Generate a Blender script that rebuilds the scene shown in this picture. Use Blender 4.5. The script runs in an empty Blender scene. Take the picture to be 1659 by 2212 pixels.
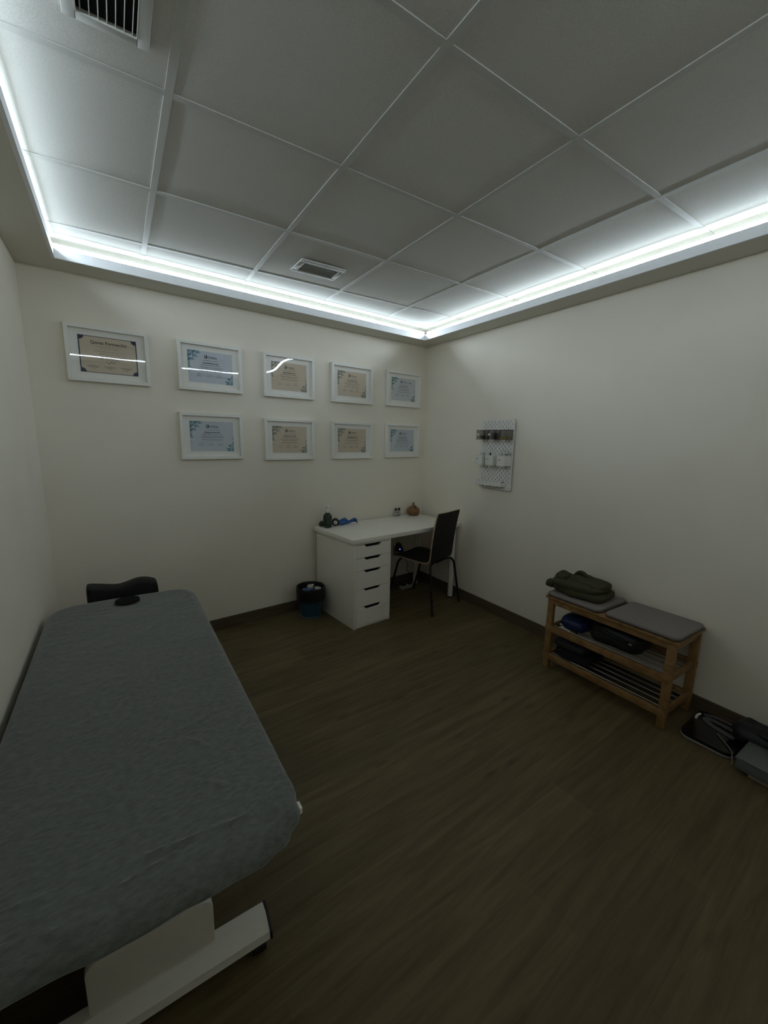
import bpy, bmesh, math, random
from mathutils import Vector, Matrix, noise
random.seed(7)
S = bpy.context.scene
COL = S.collection
PI = math.pi

# ------------------------------------------------------------------ camera, world, exposure
H = 2.514                    # underside of the ceiling grid
F_PX = 878.595
cam_d = bpy.data.cameras.new('camera')
cam = bpy.data.objects.new('camera', cam_d); COL.objects.link(cam)
cam_d.sensor_fit = 'VERTICAL'; cam_d.sensor_height = 24.0; cam_d.sensor_width = 18.0
cam_d.lens = F_PX / 2212 * 24.0
cam_d.clip_start = 0.02
right = Vector((0.83800072, -0.54536953, 0.0180795))
down = Vector((-0.07980112, -0.15526222, -0.98464482))
fwd = Vector((0.53980235, 0.8236903, -0.17363095))
R = Matrix((right, -down, -fwd)).transposed().to_4x4()
cam.matrix_world = Matrix.Translation((-0.22202, -1.59130, 1.48000)) @ R
S.camera = cam
S.view_settings.view_transform = 'Standard'
S.view_settings.look = 'None'
S.view_settings.gamma = 1.0
S.view_settings.use_curve_mapping = False
S.view_settings.exposure = 0.0
LED_POWER = 64.0
LED_DIP, OPAL_SHARE = .70, .018            # the diffuser looks slightly down across the room; its housing glows a little all round
LED_SHARE = (.50, .98, 1.0, .78)       # tapes along the front, right, back and left sides
LED_BACK, LED_RISE, LED_RADIUS = .034, .0705, .0098   # behind the lip, above the border underside
LED_COLOR = (0.74, 0.88, 1.0)
w = bpy.data.worlds.new('world'); S.world = w; w.use_nodes = True
w.node_tree.nodes['Background'].inputs[0].default_value = (0, 0, 0, 1)
w.node_tree.nodes['Background'].inputs[1].default_value = 0.0
S.cycles.max_bounces = 14; S.cycles.diffuse_bounces = 10; S.cycles.glossy_bounces = 5
S.cycles.transparent_max_bounces = 12
S.cycles.sample_clamp_indirect = 4.0
S.cycles.use_denoising = True

# ------------------------------------------------------------------ materials
MATS = {}
def mat(name, color, rough=0.6, metal=0.0, var=0.0, vscale=30.0, bump=0.0, bscale=200.0, stretch=(1, 1, 1), spec=0.5, coat=0.0, alpha=1.0):
    if name in MATS: return MATS[name]
    m = bpy.data.materials.new(name); m.use_nodes = True
    nt = m.node_tree; N = nt.nodes; L = nt.links
    b = N['Principled BSDF']
    b.inputs['Base Color'].default_value = (*color, 1); b.inputs['Roughness'].default_value = rough
    b.inputs['Metallic'].default_value = metal; b.inputs['Specular IOR Level'].default_value = spec
    b.inputs['Coat Weight'].default_value = coat; b.inputs['Alpha'].default_value = alpha
    tc = N.new('ShaderNodeTexCoord'); mp = N.new('ShaderNodeMapping'); mp.inputs['Scale'].default_value = stretch
    L.new(tc.outputs['Object'], mp.inputs['Vector'])
    nz = N.new('ShaderNodeTexNoise'); nz.inputs['Scale'].default_value = vscale; nz.inputs['Detail'].default_value = 5
    L.new(mp.outputs[0], nz.inputs['Vector'])
    v = max(var, 0.02)
    rp = N.new('ShaderNodeValToRGB'); rp.color_ramp.elements[0].position = 0.3; rp.color_ramp.elements[1].position = 0.7
    rp.color_ramp.elements[0].color = (*[c * (1 - v) for c in color], 1); rp.color_ramp.elements[1].color = (*[min(1, c * (1 + v)) for c in color], 1)
    L.new(nz.outputs['Fac'], rp.inputs[0]); L.new(rp.outputs[0], b.inputs['Base Color'])
    if bump:
        n2 = N.new('ShaderNodeTexNoise'); n2.inputs['Scale'].default_value = bscale; n2.inputs['Detail'].default_value = 4
        L.new(mp.outputs[0], n2.inputs['Vector'])
        bp = N.new('ShaderNodeBump'); bp.inputs['Strength'].default_value = bump; bp.inputs['Distance'].default_value = 0.002
        L.new(n2.outputs['Fac'], bp.inputs['Height']); L.new(bp.outputs[0], b.inputs['Normal'])
    MATS[name] = m
    return m

def wood(name, dark, light, scale=6.0, stretch=(1, 14, 14), rough=0.5, ring=3.0):
    if name in MATS: return MATS[name]
    m = bpy.data.materials.new(name); m.use_nodes = True
    nt = m.node_tree; N = nt.nodes; L = nt.links; b = N['Principled BSDF']
    tc = N.new('ShaderNodeTexCoord'); mp = N.new('ShaderNodeMapping'); mp.inputs['Scale'].default_value = stretch
    L.new(tc.outputs['Object'], mp.inputs['Vector'])
    nz = N.new('ShaderNodeTexNoise'); nz.inputs['Scale'].default_value = scale; nz.inputs['Detail'].default_value = 7; nz.inputs['Distortion'].default_value = ring * .3
    L.new(mp.outputs[0], nz.inputs['Vector'])
    rp = N.new('ShaderNodeValToRGB'); e = rp.color_ramp.elements
    e[0].position = .32; e[1].position = .68; e[0].color = (*dark, 1); e[1].color = (*light, 1)
    L.new(nz.outputs['Fac'], rp.inputs[0]); L.new(rp.outputs[0], b.inputs['Base Color'])
    b.inputs['Roughness'].default_value = rough; b.inputs['Specular IOR Level'].default_value = .35
    bp = N.new('ShaderNodeBump'); bp.inputs['Strength'].default_value = .15; bp.inputs['Distance'].default_value = .001
    L.new(nz.outputs['Fac'], bp.inputs['Height']); L.new(bp.outputs[0], b.inputs['Normal'])
    MATS[name] = m
    return m

def floor_mat():
    m = bpy.data.materials.new('floor_laminate'); m.use_nodes = True
    nt = m.node_tree; N = nt.nodes; L = nt.links; b = N['Principled BSDF']
    tc = N.new('ShaderNodeTexCoord'); mp = N.new('ShaderNodeMapping'); mp.inputs['Rotation'].default_value = (0, 0, -0.05)
    L.new(tc.outputs['Object'], mp.inputs['Vector'])
    br = N.new('ShaderNodeTexBrick'); br.inputs['Scale'].default_value = 1.0
    br.inputs['Brick Width'].default_value = 1.25; br.inputs['Row Height'].default_value = 0.19
    br.inputs['Mortar Size'].default_value = 0.0006; br.inputs['Mortar Smooth'].default_value = 0.3
    br.offset = 0.37
    br.inputs['Color1'].default_value = (0.86, 0.86, 0.86, 1); br.inputs['Color2'].default_value = (1.1, 1.1, 1.1, 1); br.inputs['Mortar'].default_value = (0.62, 0.62, 0.62, 1)
    L.new(mp.outputs[0], br.inputs['Vector'])
    st = N.new('ShaderNodeMapping'); st.inputs['Scale'].default_value = (0.9, 11, 1); L.new(mp.outputs[0], st.inputs['Vector'])
    nz = N.new('ShaderNodeTexNoise'); nz.inputs['Scale'].default_value = 2.6; nz.inputs['Detail'].default_value = 9; nz.inputs['Roughness'].default_value = .62; nz.inputs['Distortion'].default_value = .6
    L.new(st.outputs[0], nz.inputs['Vector'])
    rp = N.new('ShaderNodeValToRGB'); e = rp.color_ramp.elements
    e[0].position = .3; e[1].position = .72
    e[0].color = (*FLOOR_DARK, 1); e[1].color = (*FLOOR_LIGHT, 1)
    L.new(nz.outputs['Fac'], rp.inputs[0])
    # knots
    s2 = N.new('ShaderNodeMapping'); s2.inputs['Scale'].default_value = (2.2, 6.5, 1); L.new(mp.outputs[0], s2.inputs['Vector'])
    vo = N.new('ShaderNodeTexVoronoi'); vo.inputs['Scale'].default_value = 1.25; L.new(s2.outputs[0], vo.inputs['Vector'])
    kr = N.new('ShaderNodeValToRGB'); kr.color_ramp.elements[0].position = .02; kr.color_ramp.elements[1].position = .16
    kr.color_ramp.elements[0].color = (.45, .45, .45, 1); kr.color_ramp.elements[1].color = (1, 1, 1, 1)
    L.new(vo.outputs['Distance'], kr.inputs[0])
    m1 = N.new('ShaderNodeMix'); m1.data_type = 'RGBA'; m1.blend_type = 'MULTIPLY'; m1.inputs[0].default_value = 1.0
    L.new(rp.outputs[0], m1.inputs[6]); L.new(br.outputs['Color'], m1.inputs[7])
    m2 = N.new('ShaderNodeMix'); m2.data_type = 'RGBA'; m2.blend_type = 'MULTIPLY'; m2.inputs[0].default_value = .8
    L.new(m1.outputs[2], m2.inputs[6]); L.new(kr.outputs[0], m2.inputs[7])
    L.new(m2.outputs[2], b.inputs['Base Color'])
    b.inputs['Roughness'].default_value = .52; b.inputs['Specular IOR Level'].default_value = .3
    bp = N.new('ShaderNodeBump'); bp.inputs['Strength'].default_value = .25; bp.inputs['Distance'].default_value = .001
    L.new(nz.outputs['Fac'], bp.inputs['Height']); L.new(bp.outputs[0], b.inputs['Normal'])
    return m

def pane_mat(name, tint=(1, 1, 1), rough=.0, wave=0.0, wscale=4.0, body=1.0):
    """thin clear sheet: straight-through plus fresnel reflection"""
    if name in MATS: return MATS[name]
    m = bpy.data.materials.new(name); m.use_nodes = True
    nt = m.node_tree; N = nt.nodes; L = nt.links; N.clear()
    out = N.new('ShaderNodeOutputMaterial'); mx = N.new('ShaderNodeMixShader'); tr = N.new('ShaderNodeBsdfTransparent'); gl = N.new('ShaderNodeBsdfGlossy')
    fr = N.new('ShaderNodeFresnel'); fr.inputs['IOR'].default_value = 1.52
    ge = N.new('ShaderNodeNewGeometry'); mm = N.new('ShaderNodeMath'); mm.operation = 'MULTIPLY_ADD'
    mm.inputs[1].default_value = 1 / 1.52 - 1.52; mm.inputs[2].default_value = 1.52
    L.new(ge.outputs['Backfacing'], mm.inputs[0]); L.new(mm.outputs[0], fr.inputs['IOR'])
    tr.inputs[0].default_value = (*tint, 1); gl.inputs['Roughness'].default_value = rough; gl.inputs[0].default_value = (1, 1, 1, 1)
    if wave:
        tc = N.new('ShaderNodeTexCoord'); nz = N.new('ShaderNodeTexNoise'); nz.inputs['Scale'].default_value = wscale; nz.inputs['Detail'].default_value = 1
        L.new(tc.outputs['Object'], nz.inputs['Vector'])
        bp = N.new('ShaderNodeBump'); bp.inputs['Strength'].default_value = 1.0; bp.inputs['Distance'].default_value = wave
        L.new(nz.outputs['Fac'], bp.inputs['Height']); L.new(bp.outputs[0], gl.inputs['Normal'])
    L.new(fr.outputs[0], mx.inputs[0]); L.new(tr.outputs[0], mx.inputs[1]); L.new(gl.outputs[0], mx.inputs[2]); L.new(mx.outputs[0], out.inputs[0])
    MATS[name] = m
    return m

def glow_mat(name, color, power):
    m = bpy.data.materials.new(name); m.use_nodes = True
    nt = m.node_tree; N = nt.nodes; N.clear()
    out = N.new('ShaderNodeOutputMaterial'); em = N.new('ShaderNodeEmission')
    em.inputs[0].default_value = (*color, 1); em.inputs[1].default_value = power
    nt.links.new(em.outputs[0], out.inputs[0])
    return m

FLOOR_DARK, FLOOR_LIGHT = (0.082, 0.057, 0.025), (0.155, 0.117, 0.058)
M_WALL = mat('wall_paint', (0.80, 0.75, 0.65), .9, var=.015, vscale=3, bump=.25, bscale=260, spec=.2)
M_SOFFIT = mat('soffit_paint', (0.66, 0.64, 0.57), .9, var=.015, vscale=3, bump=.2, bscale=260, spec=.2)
M_LIP = mat('grey_cove_profile', (0.80, 0.81, 0.83), .6, spec=.3)
M_TILE = mat('ceiling_tile', (0.58, 0.57, 0.53), .95, var=.08, vscale=260, bump=.15, bscale=260, spec=.1)
M_TEE = mat('white_tee_metal', (0.50, 0.495, 0.46), .6, spec=.25)
M_FLOOR = floor_mat()
M_BASE = wood('baseboard_wood', (0.075, 0.052, 0.032), (0.12, 0.088, 0.056), 3.0, (1.2, 1.2, 14))
M_WHITE = mat('white_laminate', (0.84, 0.81, 0.74), .42, var=.015, vscale=4)
M_WHITE_METAL = mat('white_powder_coat', (0.72, 0.71, 0.65), .4, var=.02)
M_FRAME = mat('white_frame_lacquer', (0.78, 0.77, 0.72), .45, var=.01)
M_MAT = mat('white_mount_card', (0.80, 0.785, 0.74), .9, var=.01)
M_BLACK = mat('black_plastic', (0.012, 0.012, 0.012), .45)
M_BLACKWOOD = mat('black_stained_veneer', (0.008, 0.008, 0.008), .55, spec=.25, var=.2, vscale=20, stretch=(1, 1, 8))
M_BLACKSTEEL = mat('black_steel', (0.006, 0.006, 0.006), .45, spec=.4)
M_PLY = wood('birch_ply_edge', (0.30, 0.22, 0.14), (0.46, 0.35, 0.24), 30, (1, 1, 1))
M_VINYL = mat('black_vinyl', (0.010, 0.010, 0.010), .6, bump=.2, bscale=400, spec=.3)
M_SHADE = mat('cavity_shade', (0.01, 0.01, 0.01), .9, spec=.1)  # flat black that stands for the shade inside openings
M_BENCH = wood('honey_bench_wood', (0.195, 0.105, 0.036), (0.325, 0.19, 0.075), 5, (3, 3, 3), .5)
M_STEEL = mat('brushed_steel_rod', (0.62, 0.62, 0.62), .28, metal=1.0)
M_CUSHION = mat('taupe_felt', (0.225, 0.195, 0.182), .95, var=.18, vscale=260, bump=.5, bscale=420, spec=.1)
M_OLIVE = mat('olive_knit', (0.062, 0.059, 0.036), .95, var=.25, vscale=120, bump=.6, bscale=500, spec=.1)
M_SHEET = mat('grey_jersey_sheet', (0.145, 0.154, 0.145), .95, var=.22, vscale=48, bump=.7, bscale=130, stretch=(1.0, 2.2, 1.6), spec=.12)
_b = M_SHEET.node_tree.nodes['Principled BSDF']; _b.inputs['Sheen Weight'].default_value = .55; _b.inputs['Sheen Roughness'].default_value = .35

# ------------------------------------------------------------------ mesh helpers
def B(): return bmesh.new()
def setm(bm, faces, mi):
    for f in faces: f.material_index = mi
def box(bm, x0, y0, z0, x1, y1, z1, bev=0.0, seg=2, mi=0, M=None):
    t = bmesh.new(); bmesh.ops.create_cube(t, size=1.0)
    for v in t.verts: v.co = Vector(((x0 + x1) / 2 + v.co.x * (x1 - x0), (y0 + y1) / 2 + v.co.y * (y1 - y0), (z0 + z1) / 2 + v.co.z * (z1 - z0)))
    if bev: bmesh.ops.bevel(t, geom=t.edges[:], offset=bev, segments=seg, profile=.5, affect='EDGES')
    merge(bm, t, mi, M)
def merge(bm, t, mi=0, M=None):
    vs = {}
    for v in t.verts: vs[v] = bm.verts.new(M @ v.co if M else v.co)
    for f in t.faces:
        try: nf = bm.faces.new([vs[v] for v in f.verts]); nf.material_index = mi if mi is not None else f.material_index
        except ValueError: pass
    t.free()
def prism(bm, pts, h0, h1, axis='z', bev=0.0, seg=2, mi=0, M=None):
    """extrude a 2-D outline along an axis"""
    t = bmesh.new()
    def P(a, b, h): return {'z': (a, b, h), 'y': (a, h, b), 'x': (h, a, b)}[axis]
    lo = [t.verts.new(P(a, b, h0)) for a, b in pts]; hi = [t.verts.new(P(a, b, h1)) for a, b in pts]
    n = len(pts); t.faces.new(lo); t.faces.new(hi)
    for i in range(n): t.faces.new([lo[i], lo[(i + 1) % n], hi[(i + 1) % n], hi[i]])
    bmesh.ops.recalc_face_normals(t, faces=t.faces[:])
    if bev:
        caps = [e for e in t.edges if len({v in lo for v in e.verts}) == 1]
        bmesh.ops.bevel(t, geom=caps, offset=bev, segments=seg, profile=.5, affect='EDGES')
    merge(bm, t, mi, M)
def rrect(x0, y0, x1, y1, r, n=6):
    out = []
    for cx, cy, a in ((x1 - r, y1 - r, 0), (x0 + r, y1 - r, 90), (x0 + r, y0 + r, 180), (x1 - r, y0 + r, 270)):
        for i in range(n + 1):
            t = math.radians(a + 90 * i / n); out.append((cx + r * math.cos(t), cy + r * math.sin(t)))
    return out
def catmull(pts, n=6):
    pts = [Vector(p) for p in pts]; out = []
    for i in range(len(pts) - 1):
        p0 = pts[max(i - 1, 0)]; p1 = pts[i]; p2 = pts[i + 1]; p3 = pts[min(i + 2, len(pts) - 1)]
        for k in range(n):
            t = k / n
            out.append(.5 * ((2 * p1) + (p2 - p0) * t + (2 * p0 - 5 * p1 + 4 * p2 - p3) * t * t + (3 * p1 - p0 - 3 * p2 + p3) * t ** 3))
    out.append(pts[-1]); return out
def tube(bm, pts, r, seg=10, mi=0, closed=False):
    pts = [Vector(p) for p in pts]; n = len(pts); rings = []
    up = None
    for i, p in enumerate(pts):
        if closed: d = pts[(i + 1) % n] - pts[i - 1]
        else: d = pts[min(i + 1, n - 1)] - pts[max(i - 1, 0)]
        d.normalize()
        if up is None: up = d.orthogonal().normalized()
        up = (up - d * up.dot(d)).normalized(); s = d.cross(up)
        rr = r[i] if isinstance(r, (list, tuple)) else r
        rings.append([bm.verts.new(p + (up * math.cos(2 * PI * k / seg) + s * math.sin(2 * PI * k / seg)) * rr) for k in range(seg)])
    for i in range(n if closed else n - 1):
        a, b = rings[i], rings[(i + 1) % n]
        for k in range(seg):
            f = bm.faces.new([a[k], a[(k + 1) % seg], b[(k + 1) % seg], b[k]]); f.material_index = mi
    if not closed:
        for q in (rings[0][::-1], rings[-1]): f = bm.faces.new(q); f.material_index = mi
def lathe(bm, prof, seg=32, c=(0, 0, 0), mi=0, wob=None, cap=True):
    rings = []
    for j, (r, z) in enumerate(prof):
        ring = []
        for k in range(seg):
            a = 2 * PI * k / seg; rr = r * (1 + (wob(a, j) if wob else 0))
            ring.append(bm.verts.new((c[0] + rr * math.cos(a), c[1] + rr * math.sin(a), c[2] + z)))
        rings.append(ring)
    for j in range(len(prof) - 1):
        for k in range(seg):
            f = bm.faces.new([rings[j][k], rings[j][(k + 1) % seg], rings[j + 1][(k + 1) % seg], rings[j + 1][k]]); f.material_index = mi
    if cap:
        for q in (rings[0][::-1], rings[-1]):
            if len(set(v.co.to_tuple(6) for v in q)) > 2: f = bm.faces.new(q); f.material_index = mi
def spow(v, e): return math.copysign(abs(v) ** e, v)
def pillow(bm, c, h, e1=.4, e2=.35, nu=40, nv=18, amp=0.0, nscale=8.0, seed=0.0, rot=0.0, mi=0, fold=None):
    """rounded slab (superellipsoid) with optional noise in its surface"""
    rings = []
    ca, sa = math.cos(rot), math.sin(rot)
    def pt(u, v):
        cv, sv = math.cos(v), math.sin(v)
        x = h[0] * spow(cv, e1) * spow(math.cos(u), e2); y = h[1] * spow(cv, e1) * spow(math.sin(u), e2); z = h[2] * spow(sv, e1)
        p = Vector((x, y, z))
        if amp:
            q = p * nscale + Vector((seed, seed * 1.7, seed * .3))
            d = noise.noise(q) + .5 * noise.noise(q * 2.3)
            nrm = Vector((x / h[0] ** 2, y / h[1] ** 2, z / h[2] ** 2))
            if nrm.length > 0: p += nrm.normalized() * d * amp
        if fold: p = fold(p)
        return Vector((c[0] + ca * p.x - sa * p.y, c[1] + sa * p.x + ca * p.y, c[2] + p.z))
    bot = bm.verts.new(pt(0, -PI / 2)); top = bm.verts.new(pt(0, PI / 2))
    for j in range(1, nv):
        v = -PI / 2 + PI * j / nv
        rings.append([bm.verts.new(pt(-PI + 2 * PI * k / nu, v)) for k in range(nu)])
    for k in range(nu):
        k2 = (k + 1) % nu
        bm.faces.new([bot, rings[0][k2], rings[0][k]]).material_index = mi
        bm.faces.new([top, rings[-1][k], rings[-1][k2]]).material_index = mi
        for j in range(nv - 2): bm.faces.new([rings[j][k], rings[j][k2], rings[j + 1][k2], rings[j + 1][k]]).material_index = mi
def obj(name, bm, m, parent=None, smooth=35, normals=True):
    if normals: bmesh.ops.recalc_face_normals(bm, faces=bm.faces[:])
    me = bpy.data.meshes.new(name); bm.to_mesh(me); bm.free()
    for x in (m if isinstance(m, (list, tuple)) else [m]): me.materials.append(x)
    if smooth:
        me.shade_smooth(); me.set_sharp_from_angle(angle=math.radians(smooth))
    o = bpy.data.objects.new(name, me); COL.objects.link(o)
    if parent: o.parent = parent
    return o
def thing(name, label, cat, loc=(0, 0, 0), rz=0.0, group=None):
    o = bpy.data.objects.new(name, None); COL.objects.link(o); o.empty_display_size = .05
    o.location = loc; o.rotation_euler = (0, 0, rz); return tag(o, label, cat, group)
def tag(o, label, cat, group=None):
    o['label'] = label; o['category'] = cat
    if group: o['group'] = group
    return o
def place(o, loc=(0, 0, 0), rz=0.0):
    o.location = loc; o.rotation_euler = (0, 0, rz); return o
def struct(name, bm, m, parent=None, smooth=0):
    o = obj(name, bm, m, parent, smooth)
    if parent is None: o['kind'] = 'structure'
    return o
def text_bm(s, size, align='CENTER'):
    cu = bpy.data.curves.new('lettering', 'FONT'); cu.body = s; cu.size = size; cu.align_x = align; cu.resolution_u = 2; cu.offset = size * .012
    o = bpy.data.objects.new('lettering', cu); COL.objects.link(o)
    dg = bpy.context.evaluated_depsgraph_get(); me = bpy.data.meshes.new_from_object(o.evaluated_get(dg))
    t = bmesh.new(); t.from_mesh(me)
    bpy.data.objects.remove(o); bpy.data.curves.remove(cu); bpy.data.meshes.remove(me)
    return t

# ------------------------------------------------------------------ room shell
XR, YB, XL, AW, AR = 2.4496, 1.7561, -0.6002, 0.08086, 0.00884
YF = -1.95                                  # wall behind the photographer
ZS = 2.395                                  # underside of the dropped border
def back_y(x): return YB + AW * (x - XR)
def right_x(y): return XR + AR * (y - YB)
P_BR = (XR, YB); P_BL = (XL, back_y(XL)); P_FL = (XL, YF); P_FR = (right_x(YF), YF)
ROOM = [P_FL, P_FR, P_BR, P_BL]
ANG_B = math.atan(AW)
def offset_line(p, q, d):
    v = (Vector(q) - Vector(p)).normalized(); n = Vector((v.y, -v.x)); return Vector(p) + n * d, Vector(q) + n * d
def isect(a, b, c, d):
    x1, y1, x2, y2, x3, y3, x4, y4 = *a, *b, *c, *d
    D = (x1 - x2) * (y3 - y4) - (y1 - y2) * (x3 - x4)
    A_ = x1 * y2 - y1 * x2; B_ = x3 * y4 - y3 * x4
    return ((A_ * (x3 - x4) - (x1 - x2) * B_) / D, (A_ * (y3 - y4) - (y1 - y2) * B_) / D)
def inset(poly, ds):
    n = len(poly); lines = [offset_line(poly[i], poly[(i + 1) % n], -ds[i]) for i in range(n)]
    return [isect(*lines[i - 1], *lines[i]) for i in range(n)]
OUTER = inset(ROOM, [-.12] * 4)
bm = B(); prism(bm, OUTER, -.08, 0); struct('floor', bm, M_FLOOR)
for nm, i, j in (('wall_front', 0, 1), ('wall_right', 1, 2), ('wall_back', 2, 3), ('wall_left', 3, 0)):
    bm = B(); prism(bm, [ROOM[i], ROOM[j], OUTER[j], OUTER[i]], 0, 2.66); struct(nm, bm, M_WALL)
BH = 0.0905
for nm, i, j in (('baseboard_right', 1, 2), ('baseboard_back', 2, 3), ('baseboard_left', 3, 0)):
    t = [.012] * 4; INN = inset(ROOM, t)
    bm = B(); prism(bm, [ROOM[i], ROOM[j], INN[j], INN[i]], 0.0005, BH); struct(nm, bm, M_BASE)

# suspended ceiling: lay-in tiles over a 600 mm tee grid
def clip(poly, lines):
    for (px, py), (qx, qy) in lines:
        out = []
        for k in range(len(poly)):
            a, b = poly[k - 1], poly[k]
            sa = (qx - px) * (a[1] - py) - (qy - py) * (a[0] - px); sb = (qx - px) * (b[1] - py) - (qy - py) * (b[0] - px)
            if (sa >= 0) != (sb >= 0):
                t = sa / (sa - sb); out.append((a[0] + (b[0] - a[0]) * t, a[1] + (b[1] - a[1]) * t))
            if sb >= 0: out.append(b)
        poly = out
        if len(poly) < 3: return []
    return poly
EDGES = [(ROOM[i], ROOM[(i + 1) % 4]) for i in range(4)]
XS = [-1.2 + .6 * i for i in range(8)]; YS = [-2.4 + .6 * i for i in range(8)]
bm = B(); rt = random.Random(3)
for i in range(7):
    for j in range(7):
        x0, x1, y0, y1 = XS[i], XS[i + 1], YS[j], YS[j + 1]
        cell = [(x0 + .001, y0 + .001), (x1 - .001, y0 + .001), (x1 - .001, y1 - .001), (x0 + .001, y1 - .001)]
        c = clip(cell, EDGES)
        if len(c) < 3: continue
        full = len(c) == 4 and abs((max(p[0] for p in c) - min(p[0] for p in c)) - .598) < 1e-4 and abs((max(p[1] for p in c) - min(p[1] for p in c)) - .598) < 1e-4
        if full:
            n = 10; bow = rt.uniform(.001, .005); g = []
            base = H + .0022 + rt.uniform(0, .0022)
            for a in range(n + 1):
                g.append([bm.verts.new((x0 + .001 + .598 * a / n, y0 + .001 + .598 * b / n, base + bow * (1 - (2 * a / n - 1) ** 2) * (1 - (2 * b / n - 1) ** 2))) for b in range(n + 1)])
            for a in range(n):
                for b in range(n): bm.faces.new([g[a][b], g[a][b + 1], g[a + 1][b + 1], g[a + 1][b]])
            prism(bm, c, H + .014, H + .03)
        else:
            prism(bm, c, H + .003, H + .03)
struct('ceiling', bm, M_TILE, smooth=20)
bm = B(); hw = .012
for x in XS[1:-1]:
    c = clip([(x - hw, -2.5), (x + hw, -2.5), (x + hw, 2), (x - hw, 2)], EDGES)
    if len(c) > 2: prism(bm, c, H, H + .005)
for y in YS[1:]:
    xs = [XL] + [x for x in XS if XL < x < XR] + [XR]
    for a, b in zip(xs[:-1], xs[1:]):
        c = clip([(a + hw, y - hw), (b - hw, y - hw), (b - hw, y + hw), (a + hw, y + hw)], EDGES)
        if len(c) > 2: prism(bm, c, H + .0003, H + .0051)
# wall angle around the edge of the tile field
ANGLE_IN = inset(ROOM, [.055, .055, .13, .055])
for i in range(4):
    j = (i + 1) % 4
    prism(bm, [ROOM[i], ROOM[j], ANGLE_IN[j], ANGLE_IN[i]], H - .0012, H + .0045)
struct('trim_1', bm, M_TEE)
# dropped border with its light cove
COVE = inset(ROOM, [.23, .200, .199, .187])     # front, right, back, left
LIP = inset(COVE, [-.014] * 4)
bm = B()
for i in range(4):
    j = (i + 1) % 4
    prism(bm, [ROOM[i], ROOM[j], LIP[j], LIP[i]], ZS, ZS + .012)
soffit = struct('trim_2', bm, M_SOFFIT)
for i in range(4):
    j = (i + 1) % 4; bm = B(); prism(bm, [LIP[i], LIP[j], COVE[j], COVE[i]], ZS - .0004, ZS + .050); obj('lip_profile', bm, M_LIP, soffit, 0)
# round LED profile lying just behind the lip on little clips
M_LED = [glow_mat('cool_led_profile', LED_COLOR, LED_POWER * k) for k in LED_SHARE]
M_OPAL = [glow_mat('opal_led_housing', LED_COLOR, LED_POWER * OPAL_SHARE * k) for k in LED_SHARE]
LED_IN = inset(COVE, [-LED_BACK] * 4)
for i in range(4):
    j = (i + 1) % 4
    a, b = Vector((*LED_IN[i], ZS + LED_RISE)), Vector((*LED_IN[j], ZS + LED_RISE)); d = (b - a).normalized()
    L_ = (b - a).length; n = int(L_ / .5); nrm = Vector((-d.y, d.x, 0))
    face = (nrm * math.cos(LED_DIP) - Vector((0, 0, 1)) * math.sin(LED_DIP)).normalized(); t = face.cross(d).normalized() * LED_RADIUS
    bm = B(); q = [a + d * .02 - t, b - d * .02 - t, b - d * .02 + t, a + d * .02 + t]; f = bm.faces.new([bm.verts.new(v) for v in q]); bm.normal_update()
    if f.normal.dot(face) < 0: f.normal_flip()
    obj('light_strip', bm, M_LED[i], soffit, 0, normals=False)
    bm = B(); tube(bm, [a + d * .02 - face * (LED_RADIUS + .0008), b - d * .02 - face * (LED_RADIUS + .0008)], LED_RADIUS, 12); obj('opal_housing', bm, M_OPAL[i], soffit, 40)
    for k in range(n):
        p = a + d * (L_ * (k + .5) / n); bm = B()
        q = [p + d * s1 * .008 + nrm * s2 * .004 for s1, s2 in ((-1, -1), (1, -1), (1, 1), (-1, 1))]
        prism(bm, [(v.x, v.y) for v in q], ZS + .012, ZS + LED_RISE - LED_RADIUS * .9); obj('strip_clip', bm, M_TEE, soffit, 0)

# ------------------------------------------------------------------ ceiling vents
def vent(loc, rz, label):
    v = thing('ceiling_vent', label, 'ceiling vent', loc, rz, 'ceiling air vents')
    L_, W_, e = .145, .094, .028
    bm = B()
    for a in ((-L_, -W_, L_, -W_ + e), (-L_, W_ - e, L_, W_), (-L_, -W_ + e, -L_ + e, W_ - e), (L_ - e, -W_ + e, L_, W_ - e)):
        box(bm, a[0], a[1], -.009, a[2], a[3], .0018, .0015)
    for a in ((-L_ + e, -W_ + e, L_ - e, -W_ + e + .002), (-L_ + e, W_ - e - .002, L_ - e, W_ - e), (-L_ + e, -W_ + e, -L_ + e + .002, W_ - e), (L_ - e - .002, -W_ + e, L_ - e, W_ - e)):
        box(bm, a[0], a[1], -.012, a[2], a[3], .0018)
    obj('frame', bm, M_TEE, v)
    bm = B(); box(bm, -L_ + e, -W_ + e, -.0005, L_ - e, W_ - e, .0018); obj('duct_shade_panel', bm, M_SHADE, v)  # no hole in the tile; a black panel paints the duct's shade
    for k in range(7):
        y = -W_ + e + (k + .6) * (2 * (W_ - e)) / 7.2
        bm = B(); box(bm, -L_ + e + .001, -.0010, -.0026, L_ - e - .001, .0010, .0026)
        o = obj('slat', bm, M_TEE, v); o.location = (0, y, -.0052); o.rotation_euler = (.25, 0, 0)
    return v
vent((.916, .936, H), 0.0, 'white slatted air vent in the ceiling tile above the certificates')
vent((-.155, -.283, H), PI / 2, 'white slatted air vent in the ceiling above the massage table')

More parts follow.
